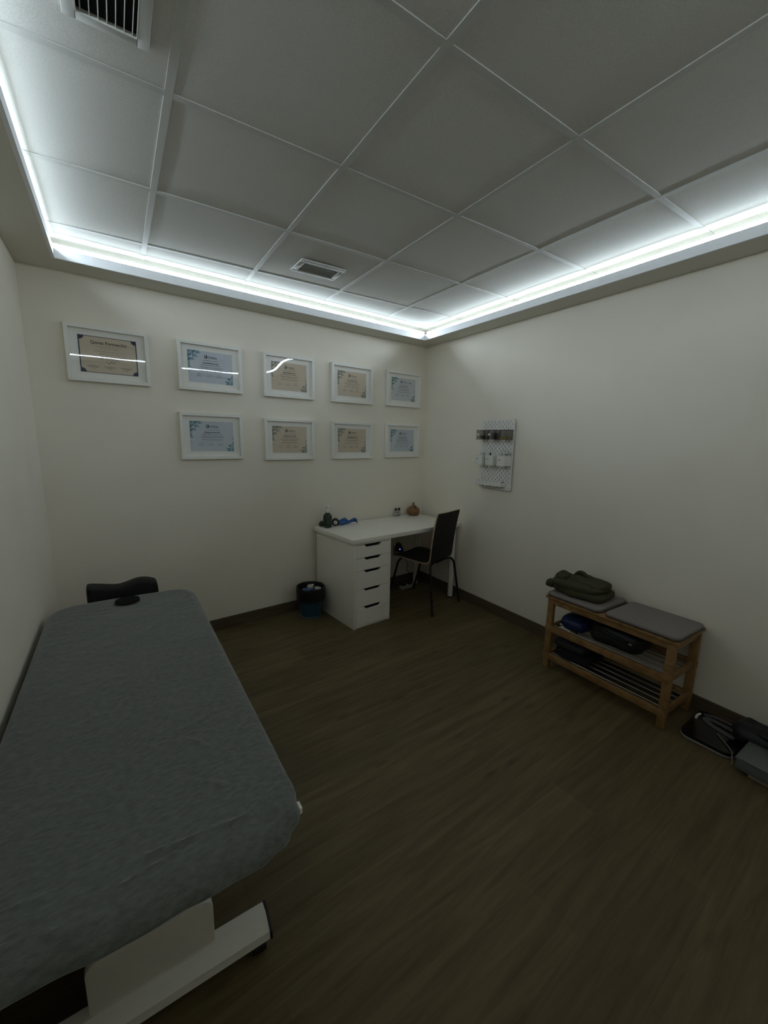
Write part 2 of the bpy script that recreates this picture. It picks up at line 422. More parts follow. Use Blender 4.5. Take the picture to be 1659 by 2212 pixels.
# ------------------------------------------------------------------ framed certificates on the back wall
def wall_b(s, z, o=0.0):                     # point on the back wall, s from the corner, o out of the wall
    c, n = math.cos(ANG_B), math.sin(ANG_B)
    return (XR + s * c + o * n, YB + s * n - o * c, z)
M_GLAZE = pane_mat('acrylic_pane', wave=.0035, wscale=2.6)
M_INK = mat('grey_ink', (.10, .10, .105), .8); M_INK2 = mat('dark_ink', (.02, .025, .03), .8)
M_LIGHTINK = mat('pale_ink', (.24, .23, .22), .8)
PAPERS = {'beige': (.58, .49, .375), 'blue': (.53, .57, .62), 'pale': (.55, .58, .59)}
LEAF = {'beige': [(.24, .25, .20), (.34, .34, .27), (.17, .18, .15)], 'blue': [(.16, .28, .34), (.29, .40, .46), (.08, .18, .24)], 'pale': [(.15, .28, .26), (.29, .40, .38), (.08, .17, .14)]}
def quad(bm, x0, z0, x1, z1, y, mi):
    f = bm.faces.new([bm.verts.new(p) for p in ((x0, y, z0), (x1, y, z0), (x1, y, z1), (x0, y, z1))]); f.material_index = mi
def tri(bm, a, b, c, y, mi):
    f = bm.faces.new([bm.verts.new((p[0], y, p[1])) for p in (a, b, c)]); f.material_index = mi
def textline(bm, rng, cx, z, wd, h, y, mi):
    x = cx - wd / 2
    while x < cx + wd / 2:
        n = min(rng.uniform(.004, .014), cx + wd / 2 - x); quad(bm, x, z, x + n, z + h * rng.uniform(.8, 1.2), y, mi); x += n + .0016
def put_text(bm, s, size, cx, z, y, mi, align='CENTER', sx=1.0):
    t = text_bm(s, size, align)
    merge(bm, t, mi, Matrix(((sx, 0, 0, cx), (0, 0, -1, y), (0, 1, 0, z), (0, 0, 0, 1))))
def certificate(bm, kind, title, seed):
    rng = random.Random(seed); y = -.0006
    W, Hh = .1485, .105
    if kind == 'bordered':
        quad(bm, -W, -Hh, W, Hh, 0, 0)
        b = .0055
        for a in ((-W, -Hh, W, -Hh + .003), (-W, Hh - .003, W, Hh), (-W, -Hh, -W + b, Hh), (W - b, -Hh, W, Hh)): quad(bm, *a, y, 1)
        for sx in (-1, 1):
            for sz in (-1, 1):
                pts = [(sx * W, sz * Hh)] + [(sx * (W - .03 * math.cos(t)), sz * (Hh - .026 * math.sin(t))) for t in [k * PI / 16 for k in range(9)]]
                f = bm.faces.new([bm.verts.new((p[0], y * 1.2, p[1])) for p in pts]); f.material_index = 1
        put_text(bm, 'Qeres Formaci\u00f3n', .026, .004, .062, y, 2)
        for z, wd in ((.048, .125), (.036, .10), (.020, .16), (.006, .11), (-.012, .15), (-.026, .12)): textline(bm, rng, .004, z, wd, .0022, y, 4)
        tube_pts = [(-.02 + .05 * k / 12, y - .0003, -.045 + .007 * math.sin(k * 1.1) + .01 * k / 12) for k in range(13)]
        tube(bm, tube_pts, .0009, 4, 2)
        for cx in (-.085, 0, .085):
            for z, wd in ((-.066, .062), (-.074, .05), (-.082, .012)): textline(bm, rng, cx, z, wd, .0024, y, 3)
        return
    quad(bm, -W, -Hh, W, Hh, 0, 0)
    # faceted corner ornaments
    def facet(pts, base):
        for k, (a, b, c) in enumerate(pts): tri(bm, a, b, c, y * (1 + .05 * k), base + k % 3)
    s = .030; L0, T0 = -W, Hh
    P = lambda i, j: (L0 + i * s, T0 - j * s * .86)
    cells = [((0, 0), (1, 0), (0, 1)), ((1, 0), (1, 1), (0, 1)), ((1, 0), (2, 0), (1, 1)), ((2, 0), (2.9, .55), (1.6, .8)), ((2, 0), (2.5, 0), (2.8, .7)), ((0, 1), (1, 1), (0, 2)), ((1, 1), (1.7, .9), (1, 2)),
             ((1.7, .9), (2.3, 1.7), (1.1, 1.75)), ((0, 2), (1, 2), (0, 3)), ((1, 2), (1.5, 2.35), (.6, 2.6)), ((0, 3), (.6, 2.6), (.35, 3.6)), ((0, 3.2), (.35, 3.6), (0, 4.2)), ((.1, 3.6), (.75, 4.4), (0, 4.5)), ((0, 5.1), (.3, 5.5), (0, 5.9))]
    facet([[P(*p) for p in c] for c in cells], 5)
    P2 = lambda i, j: (W - i * s, -Hh + j * s * .86)
    cells = [((0, 0), (1, 0), (0, 1)), ((1, 0), (1, 1), (0, 1)), ((1, 0), (1.7, 0), (1, 1)), ((1.0, .9), (2.0, 1), (1.3, .2)), ((0, 1), (1, 1), (0, 2)), ((1, 1.2), (1.4, 1.7), (.3, 1.9)), ((0, 2), (.5, 1.8), (0, 3)), ((0, 3.1), (.5, 3.8), (0, 3.9))]
    facet([[P2(*p) for p in c] for c in cells], 5)
    # round emblem with a light swoosh, name beside it
    cx, cz = -.030, .070
    f = bm.faces.new([bm.verts.new((cx + .0105 * math.cos(t), y, cz + .0125 * math.sin(t))) for t in [k * PI / 12 for k in range(24)]]); f.material_index = 2
    f = bm.faces.new([bm.verts.new((cx + dx, y * 1.6, cz + dz)) for dx, dz in ((-.007, .006), (-.001, .010), (.002, .005), (-.002, .000), (.003, -.004), (.000, -.008), (-.004, -.003), (-.006, .001))]); f.material_index = 0
    put_text(bm, title, .0145, -.014, .066, y, 2, 'LEFT', .9); textline(bm, rng, .014, .060, .055, .0022, y, 3)
    if kind == 'pale': textline(bm, rng, .076, .064, .042, .006, y, 2)
    textline(bm, rng, 0, .044, .105, .0022, y, 3)
    textline(bm, rng, 0, .026, .105, .0048, y, 2)
    for z, wd in ((.014, .135), (.000, .16), (-.010, rng.uniform(.09, .18)), (-.026, .145)): textline(bm, rng, 0, z, wd, .0028, y, 3)
    for cx in (-.078, -.012, .05):
        tube(bm, [(cx - .015 + .004 * k, y - .0002, -.047 + .004 * math.sin(k * 2.1 + seed)) for k in range(9)], .0006, 4, 3)
        textline(bm, rng, cx, -.062, .036, .0026, y, 3)
FW, FH = .427, .322
def frame(s, z, kind, title, label, seed):
    f = thing('picture_frame', label, 'framed certificate', wall_b(s, z, 0.0), ANG_B, 'framed certificates on the back wall')
    a, b, t = FW / 2, FH / 2, .021
    bm = B()
    for q in ([(-a, -b), (a, -b), (a - t, -b + t), (-a + t, -b + t)], [(-a, b), (a, b), (a - t, b - t), (-a + t, b - t)], [(-a, -b), (-a, b), (-a + t, b - t), (-a + t, -b + t)], [(a, -b), (a, b), (a - t, b - t), (a - t, -b + t)]):
        prism(bm, q, -.030, -.001, 'y', .0012, 1)
    obj('frame_molding', bm, M_FRAME, f)
    bm = B(); box(bm, -a + t, -.010, -b + t, a - t, -.002, b - t); obj('mount_board', bm, M_MAT, f)
    bm = B(); certificate(bm, kind, title, seed)
    k = 'beige' if kind == 'bordered' else kind
    paper = mat('paper_' + k, PAPERS[k], .9, var=.015)
    navy = mat('navy_print', (.020, .025, .075), .8)
    lv = [mat('facet_%s_%d' % (k, n), c, .85) for n, c in enumerate(LEAF[k])]
    o = obj('certificate', bm, [paper, navy, M_INK2, M_INK, M_LIGHTINK] + lv, f, 0, normals=False); o.location = (0, -.0106, 0)
    bm = B(); n = 12; g = []
    for i in range(n + 1):
        g.append([])
        for j in range(n + 1):
            u, v = 2 * i / n - 1, 2 * j / n - 1
            g[-1].append(bm.verts.new((u * (a - t), -.0165 - .0016 * (1 - u * u) * (1 - v * v) * math.sin(seed * 1.3), v * (b - t))))
    for i in range(n):
        for j in range(n): bm.faces.new([g[i][j], g[i + 1][j], g[i + 1][j + 1], g[i][j + 1]])
    obj('glazing', bm, M_GLAZE, f, 60)
    return f
NAME = 'FisioNexus'
ZT, ZB = 1.9575, 1.4785
frame(-2.671, ZT, 'bordered', '', 'beige certificate with navy border and corner quadrants in white frame above the massage table', 1)
frame(-2.076, ZT, 'blue', NAME, 'blue-cornered certificate in white frame, upper row, next to the navy-bordered one', 2)
frame(-2.090, ZB + .006, 'blue', NAME, 'blue-cornered certificate in white frame at the table end of the lower row', 3)
frame(-1.485, ZT, 'beige', NAME, 'beige certificate in white frame, upper row, third from the room corner', 4)
frame(-1.491, ZB - .007, 'beige', NAME, 'beige certificate in white frame, lower row, third from the room corner', 5)
frame(-.894, ZT, 'beige', NAME, 'beige certificate in white frame, upper row, second from the room corner', 6)
frame(-.892, ZB - .006, 'beige', NAME, 'beige certificate in white frame, lower row, second from the room corner', 7)
frame(-.3035, ZT + .006, 'pale', NAME, 'green-cornered certificate with two logos in white frame, upper row beside the room corner', 8)
frame(-.3035, ZB + .001, 'blue', NAME, 'blue-cornered certificate in white frame, lower row beside the room corner', 9)

# ------------------------------------------------------------------ desk: drawer unit, top, legs
UX, UY, UA = 1.2350, 1.0311, .0989
CU, SU = math.cos(UA), math.sin(UA)
def U(a, b, z=0.0): return (UX + CU * a - SU * b, UY + SU * a + CU * b, z)
unit = thing('drawer_unit', 'white five-drawer cabinet carrying one end of the desk', 'drawer unit', U(0, 0), UA)
bm = B(); t = .015
box(bm, 0, 0, 0, t, .58, .70, .001); box(bm, .36 - t, 0, 0, .36, .58, .70, .001); box(bm, t, .002, .685, .36 - t, .58, .70); box(bm, t, .002, .004, .36 - t, .58, .018); box(bm, t, .565, .018, .36 - t, .58, .685)
obj('carcass', bm, M_WHITE, unit)
bm = B(); box(bm, t, .022, .018, .36 - t, .03, .685); obj('drawer_gap_shade', bm, M_SHADE, unit)  # black sheet behind the fronts paints the shade in their gaps
zt_ = .683
for k, hh in enumerate((.1045, .1035, .1515, .1475, .1545)):
    z1 = zt_ - .002; z0 = zt_ - hh + .002; zt_ -= hh
    xl, xr_ = t + .0015, .36 - t - .0015; m_ = (xl + xr_) / 2
    cut = [(m_ + .095, z1)]
    for q in range(0, 9): cut.append((m_ + .09 - .03 * q / 8, z1 - .0215 * (1 - math.cos(PI * q / 8)) / 2))
    for q in range(0, 9): cut.append((m_ - .06 - .03 * q / 8, z1 - .0215 * (1 + math.cos(PI * q / 8)) / 2))
    cut.append((m_ - .095, z1))
    y0 = -.008 if k == 4 else 0.0
    bm = B(); prism(bm, [(xl, z0), (xr_, z0), (xr_, z1)] + cut + [(xl, z1)], y0, y0 + .018, 'y', .0012, 1)
    obj('drawer_front', bm, M_WHITE, unit, 30)
desk = thing('desk', 'white laminate desk in the room corner with tubular legs', 'desk', U(0, 0), UA)
bm = B(); box(bm, -.022, -.012, .7005, 1.190, .588, .7345, .0012); obj('tabletop', bm, M_WHITE, desk)
for x, y in ((1.148, .035), (1.120, .500)):
    bm = B(); lathe(bm, [(.020, .0), (.023, .004), (.023, .012)], 20, (x, y, 0)); fo = None
    lg = B(); lathe(lg, [(.0235, .012), (.0255, .30), (.027, .700)], 24, (x, y, 0)); lo = obj('leg', lg, M_WHITE_METAL, desk)
    obj('foot', bm, M_BLACK, lo)

# ------------------------------------------------------------------ chair
ch = thing('chair', 'black veneer shell chair on thin black tube legs at the desk', 'chair', (2.152, .983, 0), .2974)
def shell_pts():
    ctrl = [(.475, .438, .175), (.46, .448, .19), (.40, .452, .20), (.28, .446, .198), (.17, .438, .188), (.115, .438, .182), (.085, .452, .179), (.072, .48, .178), (.064, .56, .178), (.050, .68, .180), (.030, .80, .181), (.015, .868, .180), (.012, .885, .172)]
    return catmull(ctrl, 5)
P3 = shell_pts(); thick = .013
bm = B(); rows = []
for i, p in enumerate(P3):
    d = P3[min(i + 1, len(P3) - 1)] - P3[max(i - 1, 0)]; nrm = Vector((0, d.y, -d.x)).normalized()   # in (y,z): left-hand normal
    ny, nz = nrm.y, nrm.z
    row = []
    for sgn in (1, -1):
        for k in range(9):
            u = -1 + k / 4
            dish = .006 * (1 - u * u)
            yy = p.x + (sgn * thick / 2 - dish) * ny * 1; zz = p.y + (sgn * thick / 2 - dish) * nz
            row.append(bm.verts.new((u * p.z - .008, yy, zz)))
    rows.append(row)
for i in range(len(rows) - 1):
    a, b = rows[i], rows[i + 1]
    for s0 in (0, 9):
        for k in range(8): bm.faces.new([a[s0 + k], a[s0 + k + 1], b[s0 + k + 1], b[s0 + k]])
    for x, y in ((0, 9), (8, 17)): bm.faces.new([a[x], a[y], b[y], b[x]]).material_index = 1
for r_ in (rows[0], rows[-1]):
    for k in range(8): bm.faces.new([r_[k], r_[k + 1], r_[k + 10], r_[k + 9]]).material_index = 1
obj('seat_shell', bm, [M_BLACKWOOD, M_PLY], ch, 40)
for sx in (-1, 1):
    bm = B(); tube(bm, catmull([(sx * .05, .10, .424), (sx * .13, .085, .424), (sx * .175, .07, .415), (sx * .196, .055, .375), (sx * .205, .045, .30), (sx * .227, 0, .004)], 6), .0105, 12); lg = obj('leg', bm, M_BLACKSTEEL, ch)
    bm = B(); lathe(bm, [(.0118, 0), (.0125, .02)], 12, (sx * .2265, .001, 0)); obj('foot_cap', bm, M_BLACK, lg)
    bm = B(); tube(bm, catmull([(sx * .05, .37, .430), (sx * .13, .385, .430), (sx * .172, .40, .42), (sx * .192, .415, .38), (sx * .200, .43, .30), (sx * .215, .516, .004)], 6), .0105, 12); lg = obj('leg', bm, M_BLACKSTEEL, ch)
    bm = B(); lathe(bm, [(.0118, 0), (.0125, .02)], 12, (sx * .2145, .5155, 0)); obj('foot_cap', bm, M_BLACK, lg)
bm = B(); box(bm, -.06, .08, .415, .06, .39, .432, .006); obj('seat_plate', bm, M_BLACKSTEEL, ch)

# ------------------------------------------------------------------ things on and under the desk
DZ = .735
soap = thing('pump_bottle', 'dark green pump bottle with white pump near the desk edge', 'bottle', (1.250, 1.535, DZ))
M_GREEN = mat('dark_green_plastic', (.010, .022, .014), .25, var=.1, coat=.3)
bm = B(); lathe(bm, [(.030, 0), (.036, .004), (.037, .012), (.037, .098), (.034, .106), (.016, .128), (.015, .133)], 32); obj('bottle_body', bm, M_GREEN, soap)
bm = B(); lathe(bm, [(.0375, .030), (.0378, .031), (.0378, .085), (.0375, .086)], 32, cap=False); obj('paper_label', bm, mat('dark_green_label', (.018, .032, .022), .6), soap)
bm = B(); lathe(bm, [(.0165, .129), (.017, .131), (.017, .147), (.0125, .150), (.007, .152), (.007, .166)], 24); pp = obj('pump_collar', bm, M_FRAME, soap)
bm = B(); lathe(bm, [(.012, .163), (.014, .166), (.014, .186), (.010, .190)], 20); box(bm, -.008, -.034, .176, .008, 0, .189, .004); obj('pump_head', bm, M_FRAME, pp)
# roll of patterned tape, dark candle holder, blue strap
tp = thing('tape_roll', 'black patterned tape roll with white core ring between bottle and blue strap', 'tape roll', (1.342, 1.572, DZ))
def ring_bm(ro, ri, w_, c, n=36):
    b_ = B(); rr = []
    for k in range(n):
        a = 2 * PI * k / n; rr.append([b_.verts.new((c[0] + s * w_ / 2, c[1] + r * math.cos(a), c[2] + r * math.sin(a))) for r, s in ((ro, -1), (ro, 1), (ri, 1), (ri, -1))])
    for k in range(n):
        for q in range(4): b_.faces.new([rr[k][q], rr[k][(q + 1) % 4], rr[(k + 1) % n][(q + 1) % 4], rr[(k + 1) % n][q]])
    return b_
M_TAPE = mat('black_speckled_tape', (.018, .018, .020), .7, var=.9, vscale=90)
o = obj('tape', ring_bm(.031, .016, .05, (0, 0, .031)), M_TAPE, tp); o.rotation_euler = (0, 0, 1.15)
o = obj('core_ring', ring_bm(.017, .011, .054, (0, 0, .031)), M_FRAME, tp); o.rotation_euler = (0, 0, 1.15)
bm = B()
lathe(bm, [(.018, 0), (.022, .004), (.024, .03), (.019, .035)], 20)
lathe(bm, [(.010, .033), (.011, .045), (.007, .048)], 12)
tag(place(obj('small_jar', bm, mat('brown_glass', (.045, .038, .022), .3)), (1.222, 1.598, DZ)), 'small brown jar half hidden behind the dark green pump bottle', 'jar')
M_BLUE = mat('blue_elastic', (.035, .12, .34), .7, var=.35, vscale=40, bump=.3)
bm = B()
for k in range(5):
    r_ = random.Random(40 + k)
    z = .012 + .009 * k
    pts = [(-.085, -.01 + .012 * k, .012), (-.05, .018 - .008 * k, z), (-.015, -.012 + .006 * k, z + .012 * (k % 2)), (.02, .0, .014 + .003 * k), (.055, .022 - .010 * k, .02 + .007 * k), (.088, .012 - .006 * k, .022 + .004 * k), (.098, -.008 + .004 * k, .012)]
    path = catmull(pts, 6)
    lo_ = [bm.verts.new(p + Vector((0, 0, -.007))) for p in path]; hi_ = [bm.verts.new(p + Vector((0, .004, .009))) for p in path]
    lo2 = [bm.verts.new(p + Vector((0, .004, -.007))) for p in path]; hi2 = [bm.verts.new(p + Vector((0, .008, .009))) for p in path]
    for q in range(len(path) - 1):
        for A_, B_ in ((lo_, hi_), (hi_, hi2), (hi2, lo2), (lo2, lo_)): bm.faces.new([A_[q], A_[q + 1], B_[q + 1], B_[q]])
pillow(bm, (-.052, .0, .022), (.036, .022, .021), .8, .8, 20, 10, .006, 40, 2)
for v in bm.verts: v.co.z = max(v.co.z, .0005)
tag(place(obj('elastic_strap', bm, M_BLUE), (1.452, 1.560, DZ), -.12), 'bright blue elastic strap bunched up on the white desk', 'strap')
M_CLEAR = pane_mat('clear_glass_jar', (.86, .88, .86))
for k, (x, y) in enumerate(((2.070, 1.690), (2.112, 1.694))):
    j = thing('dropper_bottle', ['small clear glass bottle with dark cap, farther from the wooden diffuser', 'small clear glass bottle with dark cap, nearer the wooden diffuser'][k], 'bottle', (x, y, DZ), 0, 'small glass bottles on the desk')
    bm = B(); lathe(bm, [(.013, 0), (.0155, .002), (.0155, .045), (.009, .054), (.009, .058)], 20); obj('glass_body', bm, M_CLEAR, j)
    bm = B(); lathe(bm, [(.0138, .0015), (.0138, .018 + .006 * k)], 16); obj('liquid', bm, mat('pale_oil', (.30, .28, .22), .3), j)
    bm = B(); lathe(bm, [(.0158, .012), (.0160, .013), (.0160, .036), (.0158, .037)], 20, cap=False); obj('sticker', bm, mat('pale_sticker', (.42, .41, .38), .7, var=.3, vscale=120), j)
    bm = B(); lathe(bm, [(.0115, .056), (.012, .058), (.012, .078), (.009, .081)], 16); obj('cap', bm, mat('brown_cap', (.02, .014, .010), .4), j)
dif = thing('aroma_diffuser', 'onion-shaped wood-grain aroma diffuser in the desk corner', 'diffuser', (2.268, 1.664, DZ))
M_DIF = wood('reddish_wood_grain', (.16, .078, .028), (.26, .135, .055), 9, (1, 1, 12), .5)
prof = catmull([(.040, 0, 0), (.052, .006, 0), (.060, .022, 0), (.0655, .045, 0), (.062, .062, 0), (.046, .080, 0), (.026, .093, 0), (.014, .106, 0), (.0105, .120, 0), (.0100, .128, 0), (.006, .129, 0)], 4)
bm = B(); lathe(bm, [(p.x, p.y) for p in prof], 40); obj('shell', bm, M_DIF, dif, 60)
bm = B(); lathe(bm, [(.042, -.0), (.046, .006), (.044, .009)], 32); obj('base_ring', bm, mat('dark_brown_base', (.05, .025, .012), .5), dif)
bm = B(); prism(bm, [(-.008, .072), (-.003, .062), (.002, .072), (.0, .098), (-.006, .098)], -.052, -.012, 'y'); o = obj('mist_slot', bm, mat('dark_brown_slot', (.03, .012, .006), .6), dif); o.rotation_euler = (0, 0, -.25)
bm = B(); lathe(bm, [(.0045, 0), (.0045, .004)], 12); o = obj('button', bm, MATS['dark_brown_slot'], dif); o.rotation_euler = (PI / 2, 0, -.35); o.location = (-.021, -.0575, .028)
# charger on the wall under the desk, its cable and the power strip
ad = thing('power_adapter', 'black power adapter with blue indicator light plugged in under the desk', 'power adapter', wall_b(-.335, .37, 0), ANG_B)
bm = B(); prism(bm, [(-.035, .0), (.045, -.02), (.05, .01), (.01, .085), (-.02, .08)], -.06, -.012, 'y', .006, 2); obj('housing', bm, M_BLACK, ad)
bm = B(); box(bm, -.045, -.0125, -.04, .045, -.001, .05, .003); obj('socket_plate', bm, mat('shadow_white_plate', (.30, .28, .25), .5), ad)  # white plate, its colour darkened for the shade under the desk
bm = B(); bmesh.ops.create_uvsphere(bm, u_segments=12, v_segments=8, radius=.006); o = obj('indicator_light', bm, glow_mat('blue_indicator', (.12, .16, 1.0), 2.2), ad); o.location = (-.006, -.062, .022)
pts = [wall_b(-.31, .36, .03), wall_b(-.262, .29, .03), wall_b(-.215, .235, .03), wall_b(-.20, .20, .03), wall_b(-.215, .165, .03), wall_b(-.19, .11, .035), wall_b(-.17, .06, .04), (2.245, 1.68, .02), (2.243, 1.61, .012)]
bm = B(); tube(bm, catmull(pts, 6), .003, 8); tag(obj('cable', bm, M_BLACK), 'thin black cord hanging from the adapter down to the power strip', 'cord')
ps = thing('power_strip', 'power strip on the floor behind the far desk leg', 'power strip', (2.155, 1.585, 0), .08)
bm = B(); box(bm, -.085, -.024, 0, .085, .024, .034, .006); obj('strip_body', bm, mat('grey_white_plastic', (.32, .31, .29), .5), ps)
bm = B(); box(bm, -.065, -.018, .034, -.03, .018, .062, .006); obj('plug', bm, M_BLACK, ps)
bm = B(); box(bm, .015, -.018, .034, .05, .018, .058, .006); obj('plug', bm, M_BLACK, ps)

# ------------------------------------------------------------------ waste bin
bn = thing('waste_bin', 'translucent blue plastic waste bin with black liner beside the drawer unit', 'waste bin', (1.062, 1.478, 0))
M_BIN = mat('blue_translucent_plastic', (.016, .052, .085), .3, var=.1, coat=.2)
M_BINRIM = mat('pale_blue_plastic', (.060, .115, .150), .35)
bm = B(); lathe(bm, [(.080, .002), (.088, .006), (.115, .245), (.112, .245), (.085, .012), (.02, .010)], 40); obj('bucket', bm, M_BIN, bn)
bm = B(); lathe(bm, [(.084, .0), (.0925, .003), (.0935, .014), (.089, .016)], 40); obj('base_ring', bm, M_BINRIM, bn)
bm = B(); a0 = math.atan2(-1.2, .38) + .12
for k in range(1): tube(bm, [(math.cos(a0) * r, math.sin(a0) * r, z) for r, z in ((.0895, .012), (.102, .13), (.1135, .235))], .0022, 6)
obj('seam_rib', bm, M_BINRIM, bn)
def wob(a, j): return .02 * noise.noise(Vector((math.cos(a) * 3, math.sin(a) * 3, j * .7))) + .012 * math.sin(a * 9 + j)
bm = B(); lathe(bm, [(.105, .150), (.1155, .148), (.1185, .170), (.120, .225), (.1195, .250), (.116, .260), (.108, .255), (.104, .235), (.098, .19)], 56, wob=wob, cap=False); obj('liner_bag', bm, mat('black_bin_liner', (.006, .006, .006), .45, bump=.5, bscale=60), bn)
def crumple(name, label, cat, loc, h, m, seed):
    b_ = B(); pillow(b_, (0, 0, 0), h, .9, .9, 22, 12, .012, 40, seed); return tag(place(obj(name, b_, m, None, 20), loc), label, cat)
M_TISSUE = mat('white_tissue', (.55, .54, .50), .9, bump=.4, bscale=80); M_GLOVE = mat('blue_nitrile', (.05, .12, .28), .5, var=.2)
crumple('crumpled_glove', 'crumpled blue glove at the bin rim nearest the massage table', 'glove', (1.022, 1.475, .226), (.034, .034, .020), M_GLOVE, 1)
crumple('crumpled_glove', 'crumpled dark blue glove in the middle of the waste bin', 'glove', (1.075, 1.455, .215), (.036, .034, .020), mat('dark_blue_nitrile', (.02, .04, .11), .5, var=.3), 5)
crumple('crumpled_tissue', 'crumpled white tissue at the back of the waste bin', 'tissue', (1.085, 1.530, .228), (.030, .026, .022), M_TISSUE, 8)
crumple('crumpled_tissue', 'crumpled white tissue at the bin side nearest the drawer unit', 'tissue', (1.125, 1.468, .224), (.022, .026, .018), M_TISSUE, 11)
crumple('crumpled_tissue', 'crumpled pale blue tissue at the front of the waste bin', 'tissue', (1.040, 1.415, .220), (.030, .020, .018), mat('pale_blue_tissue', (.22, .30, .42), .9), 14)

# ------------------------------------------------------------------ pegboard on the right wall
ANG_R = math.atan2(-1, -AR)                  # local x runs along the wall toward the camera, local -y... see below
def wall_r(s, z, o=0.0):                     # s from the corner (negative toward the camera), o out of the wall
    n = math.hypot(1, AR); return (XR + s * AR / n - o / n, YB + s / n + o * AR / n, z)
PEG_RZ = -PI / 2 + math.atan(-AR) * -1 * -1  # local x: away from the corner, local -y: out of the wall
PEG_RZ = math.atan2(-1, -AR)
S0, S1, Z0, Z1 = -.826, -1.1715, 1.092, 1.667
PW, PH = S0 - S1, Z1 - Z0
def peg_thing(name, label, cat, u, z, group=None):   # u: along board from the corner-side edge
    return thing(name, label, cat, wall_r(S0 - u, z, 0), PEG_RZ, group)
M_PEG = mat('white_pegboard', (.72, .71, .67), .5, var=.01)
bm = B(); pitch = .0395; rowh = .0196; nrow = 28; sw, sh = .0031, .0080
mx, mz = .012, (PH - nrow * rowh) / 2
yo = -.019
def fq(x0, z0, x1, z1):
    if x1 - x0 < 1e-5 or z1 - z0 < 1e-5: return
    bm.faces.new([bm.verts.new((x, yo, z)) for x, z in ((x0, z0), (x1, z0), (x1, z1), (x0, z1))])
for r_ in range(nrow):
    z0 = mz + r_ * rowh; z1 = z0 + rowh; zc = (z0 + z1) / 2
    xs = []; x = mx + (pitch * .5 if r_ % 2 else pitch) - .004
    while x < PW - mx - .004: xs.append(x); x += pitch
    prev = 0.0
    for x in xs:
        fq(prev, z0, x - sw, z1); fq(x - sw, z0, x + sw, zc - sh); fq(x - sw, zc + sh, x + sw, z1); prev = x + sw
    fq(prev, z0, PW, z1)
for zz, sg in ((mz, -1), (PH - mz, 1)):
    rr = mz * .95; e = 0 if sg < 0 else PH
    pts = [(0, zz)] + [(rr - rr * math.cos(t), (e - sg * rr) + sg * rr * math.sin(t)) for t in [k * PI / 12 for k in range(7)]] + [(PW - rr + rr * math.sin(t), (e - sg * rr) + sg * rr * math.cos(t)) for t in [k * PI / 12 for k in range(7)]] + [(PW, zz)]
    bm.faces.new([bm.verts.new((x, yo, z)) for x, z in pts])
bmesh.ops.remove_doubles(bm, verts=bm.verts[:], dist=1e-5)
bm.normal_update()
for f in bm.faces:
    if f.normal.y > 0: f.normal_flip()
peg = peg_thing('pegboard', 'white slotted pegboard hanging on the wall with bins and a ledge', 'pegboard', 0, Z0)
o = obj('board', bm, M_PEG, peg, 0, normals=False); md = o.modifiers.new('thickness', 'SOLIDIFY'); md.thickness = .007; md.offset = 0
for x in (.05, PW - .05):
    for z in (.06, PH - .06):
        bm = B(); lathe(bm, [(.009, 0), (.009, .0155)], 12); q = obj('spacer', bm, M_PEG, peg); q.rotation_euler = (PI / 2, 0, 0); q.location = (x, -.0005, z)
M_SMOKE = pane_mat('smoky_acrylic', (.80, .785, .775), .05)
def open_box(bm, w_, d, h, tk=.002, taper=.0, y0=-.024):
    """bin hanging on the board: open at the top"""
    x0, x1 = -w_ / 2, w_ / 2; yb_, yf = y0, y0 - d
    box(bm, x0, yf, 0, x1, yb_, tk); box(bm, x0, yf, tk, x1, yf + tk, h); box(bm, x0, yb_ - tk, tk, x1, yb_, h); box(bm, x0, yf + tk, tk, x0 + tk, yb_ - tk, h); box(bm, x1 - tk, yf + tk, tk, x1, yb_ - tk, h)
BL = ['smoky clear bin on the pegboard, upper row, nearest the room corner', 'smoky clear bin on the pegboard, middle of the upper row', 'smoky clear bin holding yellow packets on the pegboard, upper row']
WL = ['white bin on the pegboard nearest the room corner', 'white bin on the pegboard, middle of the lower row', 'white bin full of white sachets on the pegboard']
M_TAG = mat('white_tag', (.70, .70, .68), .7)
for k, u in enumerate((.052, .176, .300)):
    b_ = peg_thing('storage_bin', BL[k], 'storage bin', u, 1.500, 'smoky bins on the pegboard')
    bm = B(); open_box(bm, .077, .078, .076); obj('bin_shell', bm, M_SMOKE, b_, 0)
    bm = B(); tube(bm, [(-.0385, -.102, .077), (.0385, -.102, .077), (.0385, -.024, .077), (-.0385, -.024, .077)], .0022, 6, closed=True); obj('rim', bm, mat('dark_smoke_rim', (.035, .032, .030), .4), b_)
    if k < 2:
        bm = B(); box(bm, -.030, -.1032, .034, -.004, -.1022, .050); tg = obj('label_tag', bm, M_TAG, b_, 0)
        bm = B()
        for q in range(4): box(bm, -.027 + .005 * q, -.1036, .039, -.0235 + .005 * q, -.1031, .0445)
        obj('printed_word', bm, M_INK, tg, 0)
for k in range(3):
    b_ = B(); pillow(b_, (0, 0, 0), (.024, .020, .013), .7, .7, 18, 10, .004, 50, k)
    tag(place(obj('small_part', b_, mat('dark_grey_rubber', (.05, .05, .055), .6)), tuple(wall_r(S0 - (.05, .176, .18)[k], (1.522, 1.520, 1.548)[k], .062)), PEG_RZ), ['dark grey roll inside the smoky bin nearest the corner', 'dark grey roll at the bottom of the middle smoky bin', 'dark grey roll on top inside the middle smoky bin'][k], 'roll')
